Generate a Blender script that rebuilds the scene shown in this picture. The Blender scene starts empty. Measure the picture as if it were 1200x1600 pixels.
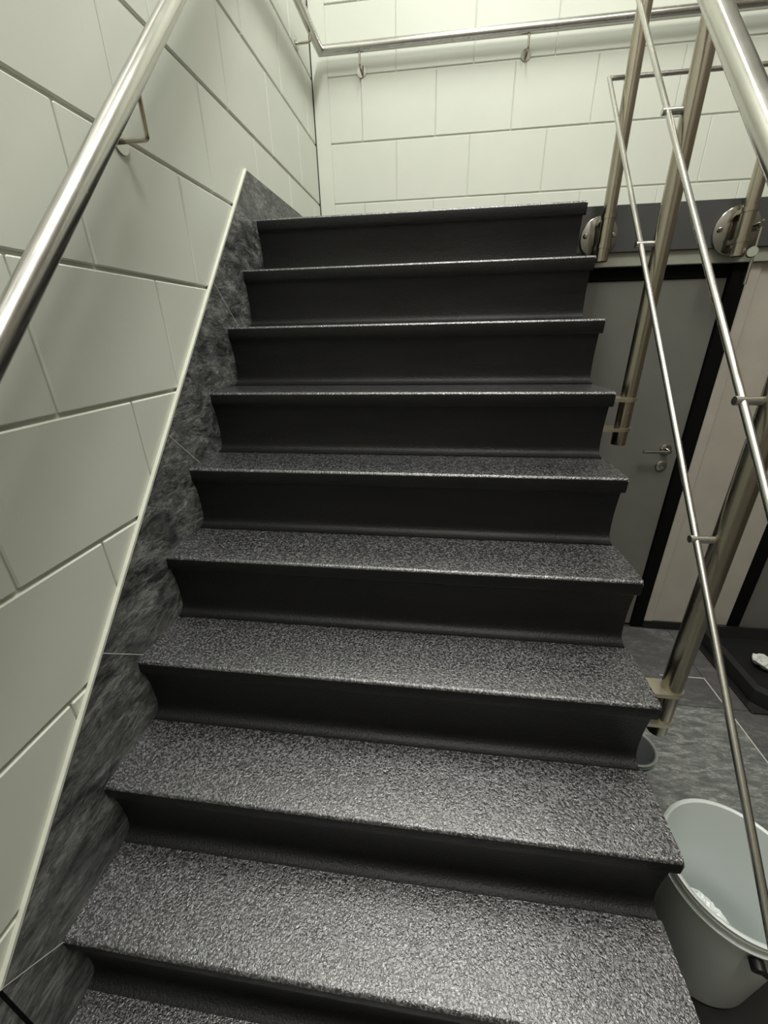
import bpy, bmesh, math, random
from mathutils import Vector, Matrix
random.seed(7)
S = bpy.context.scene
COL = S.collection
PI = math.pi

# ------------------------------------------------------------ camera
cam_d = bpy.data.cameras.new('camera')
cam = bpy.data.objects.new('camera', cam_d)
COL.objects.link(cam)
cam.location = (0.79985, -1.9826, -0.44387)
cam.rotation_euler = (math.radians(65.9828), math.radians(1.0987), math.radians(7.3195))
cam_d.sensor_fit = 'VERTICAL'
cam_d.sensor_height = 36.0
cam_d.lens = 633.31 / 1600 * 36.0
cam_d.clip_start = 0.02
S.camera = cam

# ------------------------------------------------------------ world, exposure, lights
W = bpy.data.worlds.new('world')
S.world = W
W.use_nodes = True
W.node_tree.nodes['Background'].inputs[0].default_value = (0.75, 0.8, 0.75, 1)
W.node_tree.nodes['Background'].inputs[1].default_value = 0.02
S.view_settings.view_transform = 'Standard'
S.view_settings.look = 'None'
S.view_settings.gamma = 1.0
S.view_settings.use_curve_mapping = False
S.view_settings.exposure = 0.0

def area(name, loc, sx, sy, power, col):
    d = bpy.data.lights.new(name, 'AREA')
    d.shape = 'RECTANGLE'
    d.size = sx
    d.size_y = sy
    d.energy = power
    d.color = col
    o = bpy.data.objects.new(name, d)
    o.location = loc
    COL.objects.link(o)
    return o

LAMP_COL = (1.0, 0.995, 0.955)
CEIL = 3.22
area('panel_light_stairs', (0.98, -0.30, CEIL - 0.055), 0.36, 1.20, 60, LAMP_COL)
area('panel_light_entry', (1.05, -2.30, CEIL - 0.055), 0.36, 1.20, 62, LAMP_COL)
area('panel_light_hall', (2.35, -1.9, CEIL - 0.055), 0.56, 1.16, 34, (1.0, 0.96, 0.88))

# ------------------------------------------------------------ key measures (metres)
RISE, GO = 0.209, 0.2057
YB = 1.1302            # back wall
FLOOR = -2.09
SW = 1.341             # stair width
SLOPE = RISE / GO

# ------------------------------------------------------------ materials
def new_mat(name):
    m = bpy.data.materials.new(name)
    m.use_nodes = True
    nt = m.node_tree
    b = nt.nodes['Principled BSDF']
    return m, nt, b

def N(nt, t, **kw):
    n = nt.nodes.new(t)
    for k, v in kw.items():
        setattr(n, k, v)
    return n

def coords(nt, scale=(1, 1, 1), rot=(0, 0, 0)):
    tc = N(nt, 'ShaderNodeTexCoord')
    mp = N(nt, 'ShaderNodeMapping')
    mp.inputs['Scale'].default_value = scale
    mp.inputs['Rotation'].default_value = rot
    nt.links.new(tc.outputs['Object'], mp.inputs['Vector'])
    return mp.outputs['Vector']

def noise(nt, vec, scale, detail=4, rough=0.5, dist=0.0):
    n = N(nt, 'ShaderNodeTexNoise')
    n.inputs['Scale'].default_value = scale
    n.inputs['Detail'].default_value = detail
    n.inputs['Roughness'].default_value = rough
    n.inputs['Distortion'].default_value = dist
    nt.links.new(vec, n.inputs['Vector'])
    return n.outputs['Fac']

def ramp(nt, fac, stops):
    r = N(nt, 'ShaderNodeValToRGB')
    el = r.color_ramp.elements
    el[0].position, el[0].color = stops[0][0], (*stops[0][1], 1)
    el[1].position, el[1].color = stops[-1][0], (*stops[-1][1], 1)
    for p, c in stops[1:-1]:
        e = el.new(p)
        e.color = (*c, 1)
    nt.links.new(fac, r.inputs['Fac'])
    return r.outputs['Color']

def bump(nt, b, h, strength, dist):
    n = N(nt, 'ShaderNodeBump')
    n.inputs['Strength'].default_value = strength
    n.inputs['Distance'].default_value = dist
    nt.links.new(h, n.inputs['Height'])
    nt.links.new(n.outputs['Normal'], b.inputs['Normal'])
    return n

def simple(name, col, rough=0.5, metal=0.0, nscale=30.0, var=0.06, bstr=0.0, spec=0.5):
    m, nt, b = new_mat(name)
    v = coords(nt)
    f = noise(nt, v, nscale, 4)
    lo = tuple(c * (1 - var) for c in col)
    hi = tuple(min(1, c * (1 + var)) for c in col)
    nt.links.new(ramp(nt, f, [(0.3, lo), (0.7, hi)]), b.inputs['Base Color'])
    b.inputs['Roughness'].default_value = rough
    b.inputs['Metallic'].default_value = metal
    b.inputs['Specular IOR Level'].default_value = spec
    if bstr:
        bump(nt, b, f, bstr, 0.002)
    return m

def wall_paint():
    m, nt, b = new_mat('painted_blocks')
    v = coords(nt)
    big = noise(nt, v, 3.0, 5, 0.6, 0.4)
    c1 = ramp(nt, big, [(0.25, (0.65, 0.675, 0.595)), (0.75, (0.69, 0.715, 0.63))])
    # thin scuff marks
    v2 = coords(nt, (1, 1.0, 0.25), (0.3, 0, 0))
    sc = noise(nt, v2, 26.0, 3, 0.7, 1.5)
    mask = ramp(nt, sc, [(0.70, (0, 0, 0)), (0.80, (1, 1, 1))])
    mx = N(nt, 'ShaderNodeMix', data_type='RGBA')
    sm = N(nt, 'ShaderNodeMath', operation='MULTIPLY')
    nt.links.new(mask, sm.inputs[0])
    sm.inputs[1].default_value = 0.22
    nt.links.new(sm.outputs[0], mx.inputs['Factor'])
    nt.links.new(c1, mx.inputs['A'])
    mx.inputs['B'].default_value = (0.38, 0.40, 0.34, 1)
    nt.links.new(mx.outputs['Result'], b.inputs['Base Color'])
    b.inputs['Roughness'].default_value = 0.42
    fine = noise(nt, v, 60.0, 5, 0.6)
    bump(nt, b, fine, 0.12, 0.002)
    return m

def steel(name='brushed_steel', col=(0.60, 0.585, 0.55), rough=0.25):
    m, nt, b = new_mat(name)
    g = noise(nt, coords(nt), 9.0, 3, 0.6)
    b.inputs['Metallic'].default_value = 1.0
    nt.links.new(ramp(nt, g, [(0.3, tuple(c * .92 for c in col)), (0.7, col)]), b.inputs['Base Color'])
    nt.links.new(ramp(nt, g, [(0.3, (rough - .02,) * 3), (0.7, (rough + .04,) * 3)]), b.inputs['Roughness'])
    return m

def stair_grit():
    m, nt, b = new_mat('gritty_stair_covering')
    v = coords(nt)
    f = noise(nt, v, 185.0, 2, 0.5, 0.8)
    g = noise(nt, v, 380.0, 2, 0.6)
    c = ramp(nt, f, [(0.40, (0.010, 0.010, 0.011)), (0.50, (0.032, 0.032, 0.034)), (0.61, (0.14, 0.14, 0.146))])
    nt.links.new(c, b.inputs['Base Color'])
    b.inputs['Roughness'].default_value = 0.22
    b.inputs['Specular IOR Level'].default_value = 1.0
    b.inputs['Coat Weight'].default_value = 1.0
    b.inputs['Coat Roughness'].default_value = 0.12
    mul = N(nt, 'ShaderNodeMath', operation='MULTIPLY_ADD')
    nt.links.new(g, mul.inputs[0])
    mul.inputs[1].default_value = 0.25
    nt.links.new(f, mul.inputs[2])
    bn = bump(nt, b, mul.outputs[0], 0.50, 0.0040)
    nt.links.new(bn.outputs['Normal'], b.inputs['Coat Normal'])
    return m

def stair_smooth():
    m, nt, b = new_mat('smooth_riser_covering')
    v = coords(nt)
    f = noise(nt, v, 180.0, 3, 0.6)
    big = noise(nt, coords(nt, (1, 1, 6)), 4.0, 3)
    c = ramp(nt, big, [(0.3, (0.007, 0.007, 0.007)), (0.7, (0.011, 0.011, 0.011))])
    nt.links.new(c, b.inputs['Base Color'])
    b.inputs['Roughness'].default_value = 0.42
    b.inputs['Specular IOR Level'].default_value = 0.3
    bump(nt, b, f, 0.8, 0.0020)
    return m

def slate(name, dark, light, scale=7.0, rot=(0.8, 0, 0), stretch=(1, 3, 1), rough=0.45, bs=0.5):
    m, nt, b = new_mat(name)
    v = coords(nt, stretch, rot)
    f = noise(nt, v, scale, 7, 0.62, 0.8)
    g = noise(nt, v, scale * 3.2, 6, 0.75, 1.2)
    mul = N(nt, 'ShaderNodeMath', operation='MULTIPLY')
    nt.links.new(f, mul.inputs[0])
    nt.links.new(g, mul.inputs[1])
    mid = tuple((a + b2) / 2 * 0.8 for a, b2 in zip(dark, light))
    nt.links.new(ramp(nt, mul.outputs[0], [(0.17, dark), (0.27, mid), (0.36, light)]), b.inputs['Base Color'])
    b.inputs['Roughness'].default_value = rough
    bump(nt, b, mul.outputs[0], bs, 0.012)
    return m

M = dict(
    wall=wall_paint(),
    plain=simple('smooth_wall_plaster', (0.69, 0.72, 0.63), 0.5),
    trimw=simple('cream_edge_profile', (0.66, 0.68, 0.58), 0.4),
    beige=simple('beige_plaster', (0.46, 0.43, 0.37), 0.6, nscale=8),
    brown=simple('brown_hall_paint', (0.30, 0.28, 0.24), 0.6, nscale=8),
    brown2=simple('dark_brown_hall_paint', (0.10, 0.085, 0.065), 0.6, nscale=8),
    ceil=simple('ceiling_paint', (0.78, 0.79, 0.75), 0.8),
    steel=steel(),
    steel2=steel('darkened_warm_steel', (0.46, 0.42, 0.345), 0.24),  # base colour darkened to stand in for the dim hall mirrored in the posts
    polish=steel('polished_steel', (0.48, 0.47, 0.44), 0.14),
    clamp=steel('satin_clamp_steel', (0.66, 0.60, 0.48), 0.38),
    grit=stair_grit(),
    riser=stair_smooth(),
    slate_w=slate('slate_skirting', (0.030, 0.032, 0.033), (0.30, 0.31, 0.29), 8.0, (-0.75, 0, 0), (1, 1, 2.4), 0.36, 0.9),
    slate_f=slate('slate_floor', (0.10, 0.108, 0.10), (0.36, 0.37, 0.34), 13.0, (0, 0, 0.7), (1, 3, 1), 0.4),
    slate_d=slate('dark_slate_floor', (0.070, 0.070, 0.070), (0.16, 0.16, 0.155), 6.0, (0, 0, 0.2), (1, 2, 1), 0.45, 0.25),
    grout=simple('white_grout', (0.55, 0.56, 0.50), 0.7),
    dgrout=simple('dark_grout', (0.03, 0.03, 0.028), 0.8),
    fascia=simple('dark_grey_fascia_paint', (0.065, 0.066, 0.066), 0.5, nscale=12),
    header=simple('light_grey_frame_paint', (0.34, 0.35, 0.29), 0.45),
    black=simple('black_plastic', (0.010, 0.010, 0.010), 0.35),
    blackm=simple('gap_shade_and_joint_black', (0.004, 0.004, 0.004), 0.7, spec=0.1),  # near-black colour holds the shade of the door gaps; also the skirting joint
    door=simple('grey_door_laminate', (0.17, 0.17, 0.152), 0.42, nscale=6),
    bucket=simple('white_plastic', (0.72, 0.76, 0.74), 0.3, nscale=5, var=0.02),
    bucketg=simple('grey_plastic', (0.20, 0.22, 0.22), 0.3),
    liner=simple('thin_white_plastic_bag', (0.80, 0.84, 0.83), 0.28),
    cloth=simple('crumpled_paper', (0.62, 0.63, 0.58), 0.7, nscale=40, var=.2),
)
m, nt, b = new_mat('lamp_diffuser')
b.inputs['Base Color'].default_value = (0.9, 0.9, 0.85, 1)
b.inputs['Emission Color'].default_value = (*LAMP_COL, 1)
b.inputs['Emission Strength'].default_value = 6.0
M['lamp'] = m

# ------------------------------------------------------------ mesh helpers
def link(name, bm, mat, parent=None, smooth=False):
    me = bpy.data.meshes.new(name)
    bmesh.ops.recalc_face_normals(bm, faces=bm.faces)
    bm.to_mesh(me)
    bm.free()
    if smooth:
        for p in me.polygons:
            p.use_smooth = True
        try:
            me.set_sharp_from_angle(angle=math.radians(38))
        except Exception:
            pass
    for mm in (mat if isinstance(mat, (list, tuple)) else [mat]):
        me.materials.append(mm)
    o = bpy.data.objects.new(name, me)
    COL.objects.link(o)
    if parent:
        o.parent = parent
        o.matrix_parent_inverse = Matrix.Translation(parent.location).inverted()
    return o

def thing(name, loc, label, cat, group=None):
    o = bpy.data.objects.new(name, None)
    o.empty_display_size = 0.05
    o.location = loc
    COL.objects.link(o)
    o['label'] = label
    o['category'] = cat
    if group:
        o['group'] = group
    return o

def tag(o, label=None, cat=None, group=None, kind=None):
    if label: o['label'] = label
    if cat: o['category'] = cat
    if group: o['group'] = group
    if kind: o['kind'] = kind
    return o

def add_box(bm, lo, hi, bev=0.0, seg=1):
    t = bmesh.new()
    bmesh.ops.create_cube(t, size=1)
    for v in t.verts:
        v.co = Vector(((lo[i] + hi[i]) / 2 + v.co[i] * (hi[i] - lo[i]) for i in range(3)))
    if bev:
        bmesh.ops.bevel(t, geom=t.edges[:], offset=bev, segments=seg, affect='EDGES', profile=0.5)
    merge(bm, t)

def merge(bm, t):
    me = bpy.data.meshes.new('tmp')
    t.to_mesh(me)
    t.free()
    bm.from_mesh(me)
    bpy.data.meshes.remove(me)

def box(name, lo, hi, mat, parent=None, bev=0.0, seg=2, smooth=False):
    bm = bmesh.new()
    add_box(bm, lo, hi, bev, seg)
    return link(name, bm, mat, parent, smooth)

def round_path(pts, rad, n=8):
    """fillet the corners of a polyline"""
    pts = [Vector(p) for p in pts]
    if rad <= 0:
        return pts
    out = [pts[0]]
    for a, b_, c in zip(pts, pts[1:], pts[2:]):
        u = (a - b_).normalized()
        w = (c - b_).normalized()
        ang = u.angle(w)
        d = min(rad / math.tan(ang / 2), (a - b_).length * .45, (c - b_).length * .45)
        p0, p1 = b_ + u * d, b_ + w * d
        for i in range(n + 1):
            t = i / n
            out.append((1 - t) ** 2 * p0 + 2 * t * (1 - t) * b_ + t * t * p1)
    out.append(pts[-1])
    return out

def add_tube(bm, pts, r, seg=24, cap=True, hollow=0.0):
    pts = [Vector(p) for p in pts]
    n = len(pts)
    tang = []
    for i in range(n):
        if i == 0: t = pts[1] - pts[0]
        elif i == n - 1: t = pts[-1] - pts[-2]
        else: t = (pts[i + 1] - pts[i]).normalized() + (pts[i] - pts[i - 1]).normalized()
        tang.append(t.normalized())
    up = Vector((0, 0, 1)) if abs(tang[0].z) < 0.9 else Vector((1, 0, 0))
    nrm = (up - tang[0] * up.dot(tang[0])).normalized()
    rings = []
    for i in range(n):
        t = tang[i]
        nrm = (nrm - t * nrm.dot(t)).normalized()
        bi = t.cross(nrm)
        # mitre stretch
        k = 1.0
        sdir = None
        if 0 < i < n - 1:
            d1 = (pts[i] - pts[i - 1]).normalized()
            d2 = (pts[i + 1] - pts[i]).normalized()
            cosv = max(0.3, math.cos(d1.angle(d2) / 2))
            if cosv < 0.999:
                k = 1 / cosv
                sdir = (d2 - d1)
                sdir = (sdir - t * sdir.dot(t)).normalized()
        ring = []
        for j in range(seg):
            a = 2 * PI * j / seg
            off = nrm * math.cos(a) * r + bi * math.sin(a) * r
            if sdir is not None:
                off += sdir * off.dot(sdir) * (k - 1)
            ring.append(bm.verts.new(pts[i] + off))
        rings.append(ring)
    for a, b_ in zip(rings, rings[1:]):
        for j in range(seg):
            bm.faces.new((a[j], a[(j + 1) % seg], b_[(j + 1) % seg], b_[j]))
    if hollow:
        for ring, c, t, s in ((rings[0], pts[0], tang[0], 1), (rings[-1], pts[-1], tang[-1], -1)):
            inner = [bm.verts.new(c + (v.co - c) * hollow) for v in ring]
            deep = [bm.verts.new(c + (v.co - c) * hollow + t * s * r * 2) for v in ring]
            for j in range(seg):
                k2 = (j + 1) % seg
                bm.faces.new((ring[j], ring[k2], inner[k2], inner[j]))
                bm.faces.new((inner[j], inner[k2], deep[k2], deep[j]))
            bm.faces.new(deep)
    elif cap:
        bm.faces.new(rings[0])
        bm.faces.new(list(reversed(rings[-1])))

def tube(name, pts, r, mat, parent=None, seg=24, fillet=0.0, hollow=0.0):
    bm = bmesh.new()
    add_tube(bm, round_path(pts, fillet) if fillet else pts, r, seg, hollow=hollow)
    return link(name, bm, mat, parent, True)

def add_lathe(bm, prof, center, axis='z', seg=40, sx=1.0, sy=1.0, cap=True):
    """prof: list of (radius, height); axis the spin axis"""
    c = Vector(center)
    rings = []
    for (rr, h) in prof:
        ring = []
        for j in range(seg):
            a = 2 * PI * j / seg
            x, y = rr * math.cos(a) * sx, rr * math.sin(a) * sy
            if axis == 'z': p = Vector((x, y, h))
            elif axis == 'y': p = Vector((x, h, y))
            else: p = Vector((h, x, y))
            ring.append(bm.verts.new(c + p))
        rings.append(ring)
    for a, b_ in zip(rings, rings[1:]):
        for j in range(seg):
            bm.faces.new((a[j], a[(j + 1) % seg], b_[(j + 1) % seg], b_[j]))
    if cap and prof[0][0] > 1e-6: bm.faces.new(rings[0])
    if cap and prof[-1][0] > 1e-6: bm.faces.new(list(reversed(rings[-1])))

def lathe(name, prof, center, mat, parent=None, axis='z', seg=40):
    bm = bmesh.new()
    add_lathe(bm, prof, center, axis, seg)
    bmesh.ops.remove_doubles(bm, verts=bm.verts, dist=1e-6)
    return link(name, bm, mat, parent, True)

def add_extrude_x(bm, poly, x0, x1, nx=1):
    """poly: closed (y,z) outline, extruded from x0 to x1"""
    rings = []
    for i in range(nx + 1):
        x = x0 + (x1 - x0) * i / nx
        rings.append([bm.verts.new((x, y, z)) for y, z in poly])
    n = len(poly)
    for a, b_ in zip(rings, rings[1:]):
        for j in range(n):
            bm.faces.new((a[j], a[(j + 1) % n], b_[(j + 1) % n], b_[j]))
    bm.faces.new(rings[0])
    bm.faces.new(list(reversed(rings[-1])))

# ============================================================ THE SETTING
LX0 = -0.15          # back side of left wall
YF = -3.4            # front end of the hall
XR = 3.45            # right wall
BW, BH = 0.4357, 0.3002
Z0 = 0.3048          # course line

def zline(k): return Z0 - k * BH

# left wall: painted blocks with recessed joints
bm = bmesh.new()
add_box(bm, (LX0, YF, FLOOR - 0.05), (-0.0085, YB + 0.12, CEIL + 0.05))
for k in range(-8, 9):
    zt, zb = zline(k - 1), zline(k)
    off = -0.333 if k % 2 == 1 else -0.112
    # row between line k-1 and k
    n0 = int((YF - off) / BW) - 2
    for i in range(n0, 12):
        y0, y1 = off + i * BW, off + (i + 1) * BW
        y0 = max(y0, YF); y1 = min(y1, YB - 0.004)
        if y1 - y0 < 0.03: continue
        z1, z0 = min(zt, CEIL), max(zb, FLOOR)
        if z1 - z0 < 0.03: continue
        j = random.uniform(-.0006, .0006)
        add_box(bm, (-0.012, y0 + (0.0026 if y0 > YF else 0), z0 + 0.0045), (j, y1 - 0.0026, z1 - 0.0045), 0.0034, 1)
wl = link('wall_left', bm, M['wall'])
tag(wl, kind='structure')

# back wall of the landing
bm = bmesh.new()
add_box(bm, (-0.004, YB + 0.006, -0.30), (XR, YB + 0.16, CEIL + 0.05))
add_box(bm, (0.0035, YB, 0.0), (0.096, YB + 0.01, CEIL), 0.002, 1)
for k in range(-8, 2):
    zt, zb = zline(k - 1), zline(k)
    off = 0.494 if k % 2 == 0 else 0.290
    z1, z0 = min(zt, CEIL), max(zb, 0.0)
    if z1 - z0 < 0.004: continue
    for i in range(-3, 9):
        x0, x1 = off + i * 0.4345, off + (i + 1) * 0.4345
        x0 = max(x0, 0.096); x1 = min(x1, XR)
        if x1 - x0 < 0.03: continue
        j = random.uniform(-.0006, .0006)
        add_box(bm, (x0 + (0.0015 if x0 > 0.1 else 0), YB - j, z0 + (0.004 if z0 > 0 else 0)), (x1 - 0.0018, YB + 0.012, z1 - 0.004), min(0.0026, (z1 - z0) / 4), 1)
tag(link('wall_back', bm, M['wall']), kind='structure')

tag(box('trim_3', (-0.006, YB - 0.0035, 0.0), (0.0032, YB + 0.004, CEIL), M['dgrout']), kind='structure')

tag(box('ceiling', (LX0, YF - .1, CEIL), (XR + .1, YB + .16, CEIL + 0.1), M['ceil']), kind='structure')
tag(box('wall_right', (XR, YF - .1, FLOOR), (XR + 0.12, YB + 0.16, CEIL), M['brown2']), kind='structure')
tag(box('wall_front', (LX0, YF - .12, FLOOR), (XR, YF, CEIL), M['brown']), kind='structure')

# floor of slate tiles
bm = bmesh.new()
add_box(bm, (LX0, YF, FLOOR - 0.08), (XR, 0.30, FLOOR - 0.003))
fl = link('floor', bm, M['dgrout'])
tag(fl, kind='structure')
TX, TY = 2.19, -0.435
def tiles(name, mat, pred):
    bm = bmesh.new()
    for i in range(-5, 4):
        for j in range(-6, 3):
            x0, x1 = TX + i * 0.6, TX + (i + 1) * 0.6
            y0, y1 = TY + j * 0.6, TY + (j + 1) * 0.6
            if not pred(i, j): continue
            x0, x1 = max(x0, 0.0), min(x1, XR)
            y0, y1 = max(y0, YF), min(y1, 0.13)
            if x1 - x0 < 0.02 or y1 - y0 < 0.02: continue
            add_box(bm, (x0 + .0015, y0 + .0015, FLOOR - 0.01), (x1 - .0015, y1 - .0015, FLOOR), 0.0008, 1)
    return link(name, bm, mat, fl)
tiles('light_floor_tile', M['slate_f'], lambda i, j: not (j >= 0 and i >= -1) and i < 0)
tiles('dark_floor_tile', M['slate_d'], lambda i, j: (j >= 0 and i >= -1) or i >= 0)
bm = bmesh.new()
add_box(bm, (1.98, -0.2525, FLOOR - .002), (2.19, -0.2475, FLOOR + 0.0012))
add_box(bm, (2.1875, -1.60, FLOOR - .002), (2.1925, -0.2475, FLOOR + 0.0012))
link('white_joint', bm, M['grout'], fl)

# landing slab with its dark grey edge
bm = bmesh.new()
add_extrude_x(bm, [(GO - .01, 0.0), (YB + .002, 0.0), (YB + .002, -0.18), (GO - .01, -0.18)], 0.0, SW + .01)
add_box(bm, (SW, 0.103, -0.163), (XR, YB + .002, 0.0), 0.002, 1)
tag(link('floor_landing', bm, M['grit']), kind='structure')
box_f = box('trim_1', (SW - .02, 0.095, -0.163), (XR, 0.1035, -0.001), M['fascia'], bev=0.0015)
tag(box_f, kind='structure')
# light strip under the fascia = head of the door front
tag(box('trim_2', (SW - .1, 0.108, -0.214), (XR, 0.20, -0.163), M['header'], bev=0.002), kind='structure')

# wall under the landing
bm = bmesh.new()
add_box(bm, (2.098, 0.134, FLOOR), (2.500, 0.25, -0.214))
add_box(bm, (2.052, 0.126, FLOOR + 0.05), (2.098, 0.25, -0.214), 0.003, 1)
tag(link('wall_lower', bm, M['beige']), kind='structure')
bm = bmesh.new()
add_box(bm, (2.050, 0.122, FLOOR), (2.500, 0.134, FLOOR + 0.052), 0.001)
tag(link('baseboard_lower', bm, M['black']), kind='structure')
tag(box('wall_under_landing', (0.0, 0.24, FLOOR), (XR, 0.30, -0.18), M['beige']), kind='structure')

def door(name, x0, x1, fr_l, fr_r, handle_x=None):
    r = bpy.data.objects.new(name, None)
    r.location = ((x0 + x1) / 2, 0.13, FLOOR)
    COL.objects.link(r)
    r['kind'] = 'structure'
    bm = bmesh.new()
    add_box(bm, (x0 - fr_l, 0.140, -0.262), (x1 + fr_r, 0.20, -0.214))
    if fr_r: add_box(bm, (x1, 0.130, FLOOR), (x1 + fr_r, 0.20, -0.214))
    if fr_l: add_box(bm, (x0 - fr_l, 0.130, FLOOR), (x0, 0.20, -0.214))
    link('door_frame', bm, M['blackm'], r)  # coloured black as the shaded gap round the leaf
    box('door_leaf', (x0 + .003, 0.146, FLOOR + 0.012), (x1 - .003, 0.186, -0.265), M['door'], r, bev=0.002)
    if handle_x:
        hz = -1.005
        h = lathe('door_handle', [(0, 0), (0.026, 0), (0.026, -0.006), (0.022, -0.009), (0, -0.009)], (handle_x, 0.146, hz), M['polish'], r, 'y', 28)
        tube('lever', [(handle_x, 0.140, hz), (handle_x, 0.088, hz), (handle_x - 0.125, 0.088, hz)], 0.0085, M['polish'], h, 14, 0.014)
        lathe('keyhole_rosette', [(0, 0), (0.026, 0), (0.026, -0.006), (0.022, -0.009), (0.009, -0.009), (0.009, -0.006), (0, -0.006)], (handle_x, 0.146, hz - .085), M['steel'], r, 'y', 28)
    return r
door('door_1', 1.36, 1.990, 0.018, 0.062, 1.925)
door('door_2', 2.565, XR - 0.06, 0.062, 0.05)

# ------------------------------------------------------------ stair skirting of slate tiles on the left wall
def sk(y): return 0.190 + SLOPE * y         # top line of the skirting
APY = -0.036
sk_root = bpy.data.objects.new('baseboard_left', None)
sk_root.location = (0, -0.9, -0.9)
COL.objects.link(sk_root)
sk_root['kind'] = 'structure'
u = Vector((0, GO, RISE)).normalized()
nrm = Vector((0, -RISE, GO)).normalized()
cuts = []
for (y, z) in ((-1.743, -1.588), (-1.316, -1.147), (-0.886, -0.712), (-0.458, -0.285)):
    cuts.append(Vector((0, y, sk(y))))
TH = 0.009
def sk_tile(poly, x1=TH):
    bm = bmesh.new()
    add_extrude_x(bm, poly, -0.002, x1)
    return link('skirting_tile', bm, M['slate_w'], sk_root)
depth = 0.36
for i in range(len(cuts)):
    a = cuts[i] + u * 0.001
    if i + 1 < len(cuts):
        b_ = cuts[i + 1] - u * 0.001
        poly = [(a.y, a.z), (b_.y, b_.z), ((b_ - nrm * depth).y, (b_ - nrm * depth).z), ((a - nrm * depth).y, (a - nrm * depth).z)]
    else:
        z_ap = sk(APY)
        poly = [(a.y, a.z), (APY, z_ap), (YB, z_ap), (YB, -0.02), (0.1, -0.05), ((a - nrm * depth).y, (a - nrm * depth).z)]
    sk_tile(poly)
# lowest piece stops at the upright black joint, a plain floor piece follows
a = cuts[0] - u * 0.001
c0 = a - nrm * 0.45
sk_tile([(a.y - .001, a.z), (c0.y, c0.z), (c0.y, FLOOR), (-1.743, FLOOR)])
box('black_joint', (0.0, -1.7495, FLOOR), (0.0075, -1.7435, sk(-1.746)), M['blackm'], sk_root)
sk_tile([(-1.750, sk(-1.750)), (-1.750, FLOOR), (-2.6, FLOOR), (-2.6, FLOOR + .09), (-2.2, FLOOR + .09)], 0.004)
# pale grout in the tile cuts
bm = bmesh.new()
for c in cuts:
    d = c - nrm * 0.30
    add_tube(bm, [(TH - .0008, c.y, c.z), (TH - .0008, d.y, d.z)], 0.0016, 6)
link('tile_joint', bm, M['grout'], sk_root)
# cream edge profile following the slope
bm = bmesh.new()
lo, hi = Vector((0, -1.744, sk(-1.744))), Vector((0, APY, sk(APY)))
w = 0.0065
poly = [(lo.y, lo.z - .0), (hi.y, hi.z), ((hi + nrm * w).y, (hi + nrm * w).z), ((lo + nrm * w).y, (lo + nrm * w).z)]
add_extrude_x(bm, poly, -0.001, TH + 0.0012)
link('edge_trim', bm, M['trimw'], sk_root)

# ============================================================ STAIRCASE
stairs = thing('staircase', (SW / 2, -GO * 5, FLOOR), 'steep straight staircase of ten dark speckled steps rising along the left wall', 'stairs')
LIP = 0.040
for i in range(10):
    ny, nz = -i * GO, -i * RISE
    arc = lambda cy, cz, rr, a0, a1, n: [(cy + rr * math.cos(math.radians(a0 + (a1 - a0) * k / n)), cz + rr * math.sin(math.radians(a0 + (a1 - a0) * k / n))) for k in range(n + 1)]
    # body with hollowed riser and a cove at its foot
    body = [(GO + .02, -.004), (.012, -.004), (.010, -LIP + .002), (.008, -LIP), (.012, -LIP - .018), (.0165, -LIP - .045), (.0205, -LIP - .080), (.0215, -RISE + .050), (.0195, -RISE + .030)]
    body += [(.0195 - .030 * (1 - math.cos(t)), -RISE + .028 - .024 * math.sin(t)) for t in [math.radians(a) for a in (20, 40, 60, 75, 90)]]
    body += [(-.0105, -RISE + .004), (-.0105, -RISE - .004)]
    if i < 9:
        body += [(.0, -RISE - 0.14), (GO + .02, -0.16)]
    else:
        body += [(GO + .02, -RISE), ]
    bm = bmesh.new()
    add_extrude_x(bm, [(ny + y, nz + z) for y, z in body], 0.0095, 1.331, 1)
    st = link('step', bm, M['riser'], stairs, True)
    # granular covering: tread, rounded nosing, lip, ends wrapped over the side
    rad = 0.010
    cov = [(GO - .008, 0.0), (GO * .5, 0.0)] + arc(rad, -rad, rad, 90, 180, 5) + [(0.0, -LIP + .006), (.002, -LIP - .001), (.006, -LIP - .006), (.012, -LIP - .006), (.0125, -.004), (GO - .008, -.004)]
    bm = bmesh.new()
    add_extrude_x(bm, [(ny + y, nz + z) for y, z in cov], 0.0095, SW, 1)
    # soften the free right end
    ed = [e for e in bm.edges if abs(e.verts[0].co.x - SW) < 1e-5 and abs(e.verts[1].co.x - SW) < 1e-5 and max(e.verts[0].co.y, e.verts[1].co.y) < ny + 0.2 and (min(e.verts[0].co.z, e.verts[1].co.z) > nz - .0395) and max(e.verts[0].co.z, e.verts[1].co.z) > nz - 0.0399 and min(e.verts[0].co.y, e.verts[1].co.y) < ny + .15 and not (e.verts[0].co.y > ny + .0115 and e.verts[0].co.z < nz - .001 and e.verts[1].co.z < nz - .001)]
    try:
        bmesh.ops.bevel(bm, geom=ed, offset=0.0022, segments=2, affect='EDGES')
    except Exception:
        pass
    tc = link('tread_covering', bm, [M['grit'], M['riser']], st, True)
    for p_ in tc.data.polygons:
        if (p_.normal.y < -0.80 and p_.center.z < nz - .006) or p_.normal.z < -.3:
            p_.material_index = 1

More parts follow.
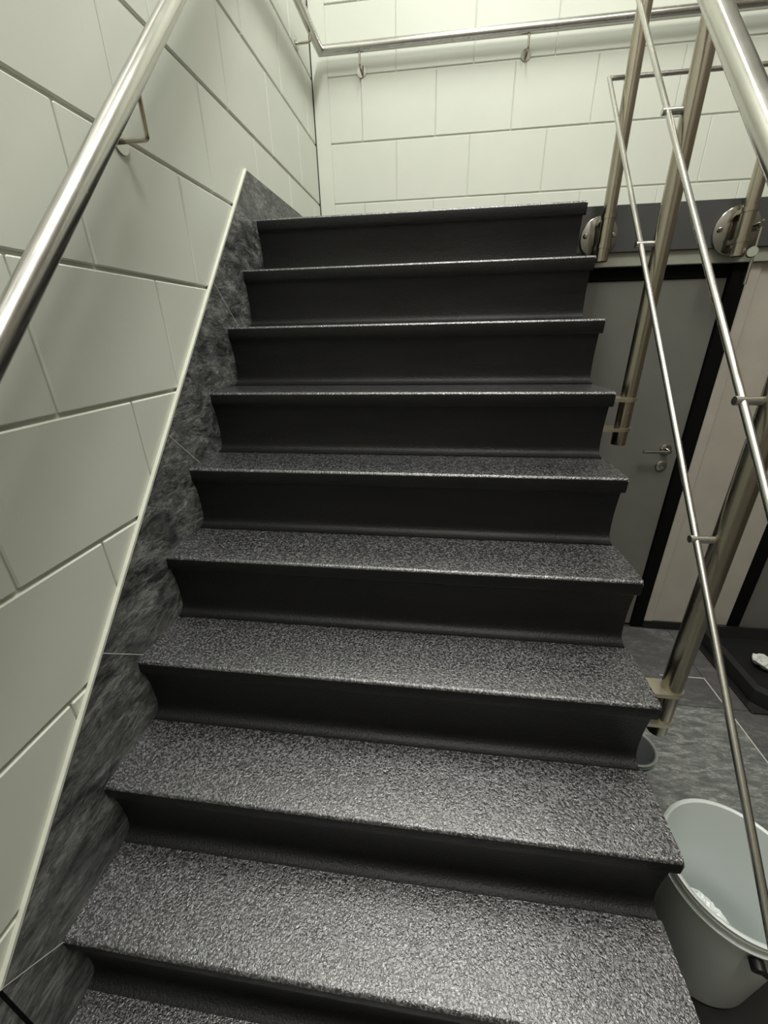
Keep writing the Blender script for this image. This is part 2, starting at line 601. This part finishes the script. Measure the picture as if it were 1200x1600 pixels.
# ============================================================ LEFT HANDRAIL
RL = 0.0241
rail = thing('wall_handrail', (0.076, -0.8, 0.0), 'round brushed steel handrail on the left wall, turning along the landing back wall', 'handrail')
ZL = 0.917
ZR = 0.995
yb = (ZR - ZL) / SLOPE
tube('sloping_rail', [(0.076, -2.35, ZL - 2.35 * SLOPE), (0.076, yb, ZR), (0.076, 1.07, ZR), (3.40, 1.07, ZR)], RL * 0.96, M['steel'], rail, 40)
def bracket(wall_pt, axis, rail_pt):
    wp, rp = Vector(wall_pt), Vector(rail_pt)
    if axis == 'x':
        prof = [(0, -.001), (0.027, -.001), (0.027, 0.004), (0.0262, 0.005), (0, 0.005)]
        br = lathe('rail_bracket', prof, wp, M['polish'], rail, 'x', 28)
    else:
        prof = [(0, .001), (0.027, .001), (0.027, -0.004), (0.0262, -0.005), (0, -0.005)]
        br = lathe('rail_bracket', prof, wp, M['polish'], rail, 'y', 28)
    corner = Vector((rp.x, wp.y, wp.z)) if axis == 'x' else Vector((wp.x, rp.y, wp.z))
    tube('bracket_arm', [wp, corner, Vector((corner.x, corner.y, rp.z - RL + .004))], 0.0058, M['steel2'], br, 12, 0.010)
def rz(y): return ZL + y * SLOPE if y < yb else ZR
for y in (-2.20, -0.795):
    bracket((0, y, rz(y) - 0.115), 'x', (0.076, y, rz(y)))
bracket((0, 0.857, ZR - 0.062), 'x', (0.076, 0.857, ZR))
for x in (0.297, 1.207, 2.12, 3.03):
    bracket((x, YB, ZR - 0.078), 'y', (x, 1.07, ZR))

# ============================================================ RIGHT BALUSTRADE
bal = thing('stair_balustrade', (1.40, -0.5, -1.0), 'brushed steel balustrade with round posts and two thin rods on the open right side', 'balustrade')
PX = 1.432
XRAIL = 1.374
YC = 0.09
tube('handrail', [(XRAIL, -2.30, 0.841 - 2.30 * SLOPE), (XRAIL, YC, 0.841 + YC * SLOPE), (3.40, YC, 0.841 + YC * SLOPE)], RL, M['steel'], bal, 40)
RS = 1.045
for z0 in (0.284, 0.582):
    yb2 = 0.09
    tube('rail_rod', [(XRAIL, -2.25, z0 - 2.25 * RS), (XRAIL, yb2, z0 + yb2 * RS), (3.40, yb2, z0 + yb2 * RS)], 0.0075, M['steel'], bal, 16)
def flat_clamp(bm, px, py, z, h=0.012, x_in=SW - .012, r=0.0285):
    """strap that wraps the post and reaches back to the stair flank"""
    pts = [(x_in, py - .026), (px, py - r)]
    for a in range(-80, 81, 16):
        pts.append((px + r * math.cos(math.radians(a)), py + r * math.sin(math.radians(a))))
    pts += [(px, py + r), (x_in, py + .026)]
    vs = [bm.verts.new((x, y, z - h / 2)) for x, y in pts]
    vt = [bm.verts.new((x, y, z + h / 2)) for x, y in pts]
    n = len(pts)
    for j in range(n):
        bm.faces.new((vs[j], vs[(j + 1) % n], vt[(j + 1) % n], vt[j]))
    bm.faces.new(vs)
    bm.faces.new(list(reversed(vt)))
def peg(parent, py, z):
    bm = bmesh.new()
    add_tube(bm, [(XRAIL - 0.014, py, z), (PX - 0.018, py, z)], 0.0085, 16)
    return link('rod_holder', bm, M['steel'], parent, True)
for py, z_hi, z_lo, z_end in ((-0.487, -0.668, -0.768, -0.822), (-1.110, -1.318, -1.425, -1.470)):
    ztop = 0.841 + py * SLOPE - 0.035
    p = tube('post', [(PX, py, z_end), (PX, py, ztop)], RL, M['steel2'], bal, 32, hollow=0.88)
    for zz in (z_hi, z_lo):
        bm = bmesh.new()
        flat_clamp(bm, PX, py, zz)
        link('clamp_bracket', bm, M['clamp'], p)
    box('wall_plate', (SW - .009, py - .034, z_lo - .02), (SW - .003, py + .034, z_hi - .002), M['steel2'], p, bev=.001)
    bm = bmesh.new()
    add_tube(bm, [(SW - .01, py - .0, (z_hi + z_lo) / 2), (SW + .010, py - .0, (z_hi + z_lo) / 2)], 0.008, 12)
    link('bolt', bm, M['polish'], p, True)
    peg(p, py, 0.284 + py * RS + 0.000)
    peg(p, py, 0.582 + py * RS + 0.000)
    tube('rail_support', [(PX, py, ztop - .02), (PX, py, ztop + .012), (XRAIL, py, 0.841 + py * SLOPE - .018)], 0.007, M['steel'], p, 12, 0.01)
# foot post on the floor
zt = 0.841 - 2.2 * SLOPE - 0.035
p = tube('post', [(PX, -2.2, FLOOR), (PX, -2.2, zt)], RL, M['steel2'], bal, 32)
lathe('floor_flange', [(0, 0), (.055, 0), (.055, .006), (.052, .008), (0, .008)], (PX, -2.2, FLOOR), M['polish'], p, 'z', 40)
tube('rail_support', [(PX, -2.2, zt - .02), (PX, -2.2, zt + .012), (XRAIL, -2.2, 0.841 - 2.2 * SLOPE - .018)], 0.007, M['steel'], p, 12, 0.01)
peg(p, -2.2, 0.284 - 2.2 * RS)
peg(p, -2.2, 0.582 - 2.2 * RS)
# posts standing in front of the landing edge on round flanges
for px, rd in ((1.434, 0.072), (1.935, 0.084), (2.75, 0.080)):
    py = 0.032
    ztop = 0.841 + YC * SLOPE - 0.03
    p = tube('post', [(px, py, -0.203), (px, py, ztop)], RL if px < 1.5 else 0.0235, M['steel2'], bal, 32, hollow=0.88)
    fl_ = lathe('round_flange', [(0, .0), (rd - .002, .0), (rd, -.002), (rd, -.008), (rd - .003, -.010), (0, -.010)], (px - (.008 if px < 1.5 else -.005), 0.095, -0.108), M['polish'], p, 'y', 48)
    for sx in (-1, 1):
        for sz in (0.0,):
            bm = bmesh.new()
            add_lathe(bm, [(0, -.016), (.006, -.016), (.0085, -.012), (.0085, 0)][::-1], (px - (.008 if px < 1.5 else -.005) + sx * (rd - .018), 0.086, -0.105 + sz), 'y', 16)
            link('flange_bolt', bm, M['polish'], p, True)
    for z in (-0.052, -0.150):
        bm = bmesh.new()
        add_tube(bm, [(px, py, z - .008), (px, py, z + .008)], 0.0275, 32)
        add_box(bm, (px - .016, py + .01, z - .008), (px + .016, 0.088, z + .008), .001)
        link('collar', bm, M['steel2'], p, True)
    tube('rail_support', [(px, py, ztop - .02), (px, py, ztop + .008), (px, YC, ztop + .012)], 0.007, M['steel'], p, 12, 0.01)
    for z0 in (0.284, 0.582):
        bm = bmesh.new()
        add_tube(bm, [(px, py + .018, z0 + YC * RS), (px, YC + .012, z0 + YC * RS)], 0.0085, 16)
        link('rod_holder', bm, M['steel'], p, True)
# short hanging rod with a round knob beside the right flange
hr = tube('hanging_rod', [(1.992, 0.030, -0.085), (1.992, 0.030, -0.300)], 0.006, M['steel'], bal, 12)
bm = bmesh.new()
add_tube(bm, [(1.988, 0.092, -0.100), (1.988, 0.024, -0.100)], 0.010, 16)
link('mounting_pin', bm, M['polish'], hr, True)
bm = bmesh.new()
add_tube(bm, [(1.965, -0.006, -0.193), (1.985, 0.034, -0.193)], 0.017, 20)
link('knob', bm, M['header'], hr, True)

# ============================================================ THIN BLACK SHEET ON THE FLOOR UNDER THE LARGE BUCKET
sheet_o = box('black_floor_sheet', (1.36, -2.05, FLOOR), (1.95, -1.17, FLOOR + 0.005), M['black'], bev=0.002)
tag(sheet_o, 'flat black sheet on the floor beside the lowest steps, under the large white bucket', 'mat')

# ============================================================ BUCKETS
def bucket(name, cx, cy, r_top, r_bot, h, mat, label, z0=FLOOR, t=0.0035, lean=0):
    root = thing(name, (cx, cy, z0), label, 'bucket')
    prof = [(0, 0.004), (r_bot - .004, 0.004), (r_bot, 0.0), (r_bot + .002, 0.006)]
    prof = [(0, 0.0), (r_bot - .012, 0.0), (r_bot - .003, 0.004), (r_bot, 0.014)]
    rt = r_top - .006
    prof += [(rt - .005, h - .050), (rt + .005, h - .048), (rt + .006, h - .043), (rt - .003, h - .040), (rt - .002, h - .024), (rt + .005, h - .022), (rt + .006, h - .016), (rt - .001, h - .013), (rt + .006, h - .008), (rt + .008, h - .001), (rt + .003, h + .001), (rt - .002, h - .002),
             (rt - .004, h - .010), (r_bot - .004, 0.010), (0, 0.006)]
    body = lathe('body', prof, (cx, cy, z0), mat, root, 'z', 72)
    return root, body
bx, by = 1.580, -1.312
broot, bbody = bucket('bucket', bx, by, 0.158, 0.128, 0.405, M['bucket'], 'large white plastic bucket standing right of the lowest steps', FLOOR + 0.005)
# bail handle hanging down on the near right side with black lugs
def rim_pt(a, r, z): return Vector((bx + r * math.cos(a), by + r * math.sin(a), FLOOR + z))
A0 = math.radians(-101)
pts = []
for k in range(25):
    t = k / 24
    a = A0 + PI * t
    sag = math.sin(PI * t)
    pts.append(rim_pt(a, 0.166 + 0.008 * sag, 0.335 - 0.13 * sag))
hd = tube('handle', pts, 0.0050, M['black'], bbody.parent, 10)
for a in (A0, A0 + PI):
    bm = bmesh.new()
    add_tube(bm, [rim_pt(a, 0.150, 0.338), rim_pt(a, 0.170, 0.335)], 0.015, 20)
    link('handle_lug', bm, M['black'], hd, True)
# crumpled clear-white bag lying against the near inner wall
bm = bmesh.new()
import mathutils
bmesh.ops.create_icosphere(bm, subdivisions=5, radius=1.0)
for v in bm.verts:
    d = v.co.copy()
    n1 = mathutils.noise.noise(d * 1.7 + Vector((2, 0, 1)))
    n2 = abs(mathutils.noise.noise(d * 4.5 + Vector((5, 2, 0))))
    n3 = abs(mathutils.noise.noise(d * 10.0))
    k = 1 + 0.20 * n1 - 0.30 * n2 - 0.10 * n3
    v.co = Vector((1.568 + d.x * 0.088 * k, -1.303 + d.y * 0.088 * k, FLOOR + 0.090 + d.z * 0.072 * k))
bag = link('plastic_bag', bm, M['liner'], None, True)
tag(bag, 'thin crumpled white plastic bag inside the large white bucket', 'bag')

SBX, SBY = 1.582, -0.820
sroot, sb = bucket('bucket', SBX, SBY, 0.082, 0.066, 0.18, M['bucketg'], 'small grey bucket with a pale rim, half hidden behind the stair edge')
bm = bmesh.new()
add_lathe(bm, [(0.0775, .176), (.0815, .176), (.0825, .180), (.081, .1825), (.0775, .180), (.0775, .176)], (SBX, SBY, FLOOR), 'z', 48, cap=False)
bmesh.ops.remove_doubles(bm, verts=bm.verts, dist=1e-6)
link('rim', bm, M['header'], sroot, True)

# ============================================================ BLACK TRAY AT THE RIGHT
tray = thing('boot_tray', (2.75, -0.15, FLOOR), 'black plastic tray with raised sloping sides on the floor under the landing', 'tray')
bm = bmesh.new()
add_box(bm, (2.282, -0.452, FLOOR), (3.30, 0.118, FLOOR + 0.010), .004, 2)
link('mat', bm, M['black'], tray)
bm = bmesh.new()
def ring(x0, y0, x1, y1, z, c):
    return [bm.verts.new(q) for q in ((x0 + c, y0, z), (x1 - c, y0, z), (x1, y0 + c, z), (x1, y1 - c, z), (x1 - c, y1, z), (x0 + c, y1, z), (x0, y1 - c, z), (x0, y0 + c, z))]
X0, Y0, X1, Y1 = 2.31, -0.435, 3.28, 0.105
rs = [ring(X0, Y0, X1, Y1, FLOOR + .009, .05), ring(X0 + .01, Y0 + .01, X1 - .01, Y1 - .01, FLOOR + .075, .05),
      ring(X0 + .035, Y0 + .035, X1 - .035, Y1 - .035, FLOOR + .085, .045), ring(X0 + .06, Y0 + .06, X1 - .06, Y1 - .06, FLOOR + .030, .04)]
for a, b_ in zip(rs, rs[1:]):
    for j in range(8):
        bm.faces.new((a[j], a[(j + 1) % 8], b_[(j + 1) % 8], b_[j]))
bm.faces.new(rs[0]); bm.faces.new(rs[-1])
link('rim_box', bm, M['black'], tray)
# crumpled paper ball lying in it
bm = bmesh.new()
bmesh.ops.create_icosphere(bm, subdivisions=4, radius=0.045)
for v in bm.verts:
    n1 = mathutils.noise.noise(v.co * 28)
    n2 = mathutils.noise.noise(v.co * 60 + Vector((3, 1, 2)))
    v.co *= 1 + 0.35 * n1 + 0.18 * n2
    v.co.z *= 0.62
pap = link('crumpled_paper', bm, M['cloth'])
pap.location = (2.50, -0.17, FLOOR + 0.064)
tag(pap, 'small crumpled pale paper lying in the black tray', 'paper')

# ============================================================ CEILING LIGHTS
for (x, y, lab, es) in ((1.05, -2.30, 'rectangular ceiling light panel above the foot of the stairs', 1.0), (0.98, -0.30, 'rectangular ceiling light panel above the head of the stairs', 1.0), (2.35, -1.9, 'rectangular ceiling light panel over the hall right of the stairs', 0.4)):
    r = thing('ceiling_light', (x, y, CEIL), lab, 'ceiling light', None)
    bm = bmesh.new()
    for lo, hi in (((x - .30, y - .60), (x + .30, y - .585)), ((x - .30, y + .585), (x + .30, y + .60)), ((x - .30, y - .585), (x - .285, y + .585)), ((x + .285, y - .585), (x + .30, y + .585))):
        add_box(bm, (lo[0], lo[1], CEIL - .05), (hi[0], hi[1], CEIL))
    link('frame', bm, M['header'], r)
    box('diffuser', (x - .285, y - .585, CEIL - .045), (x + .285, y + .585, CEIL - .03), M['lamp'], r)
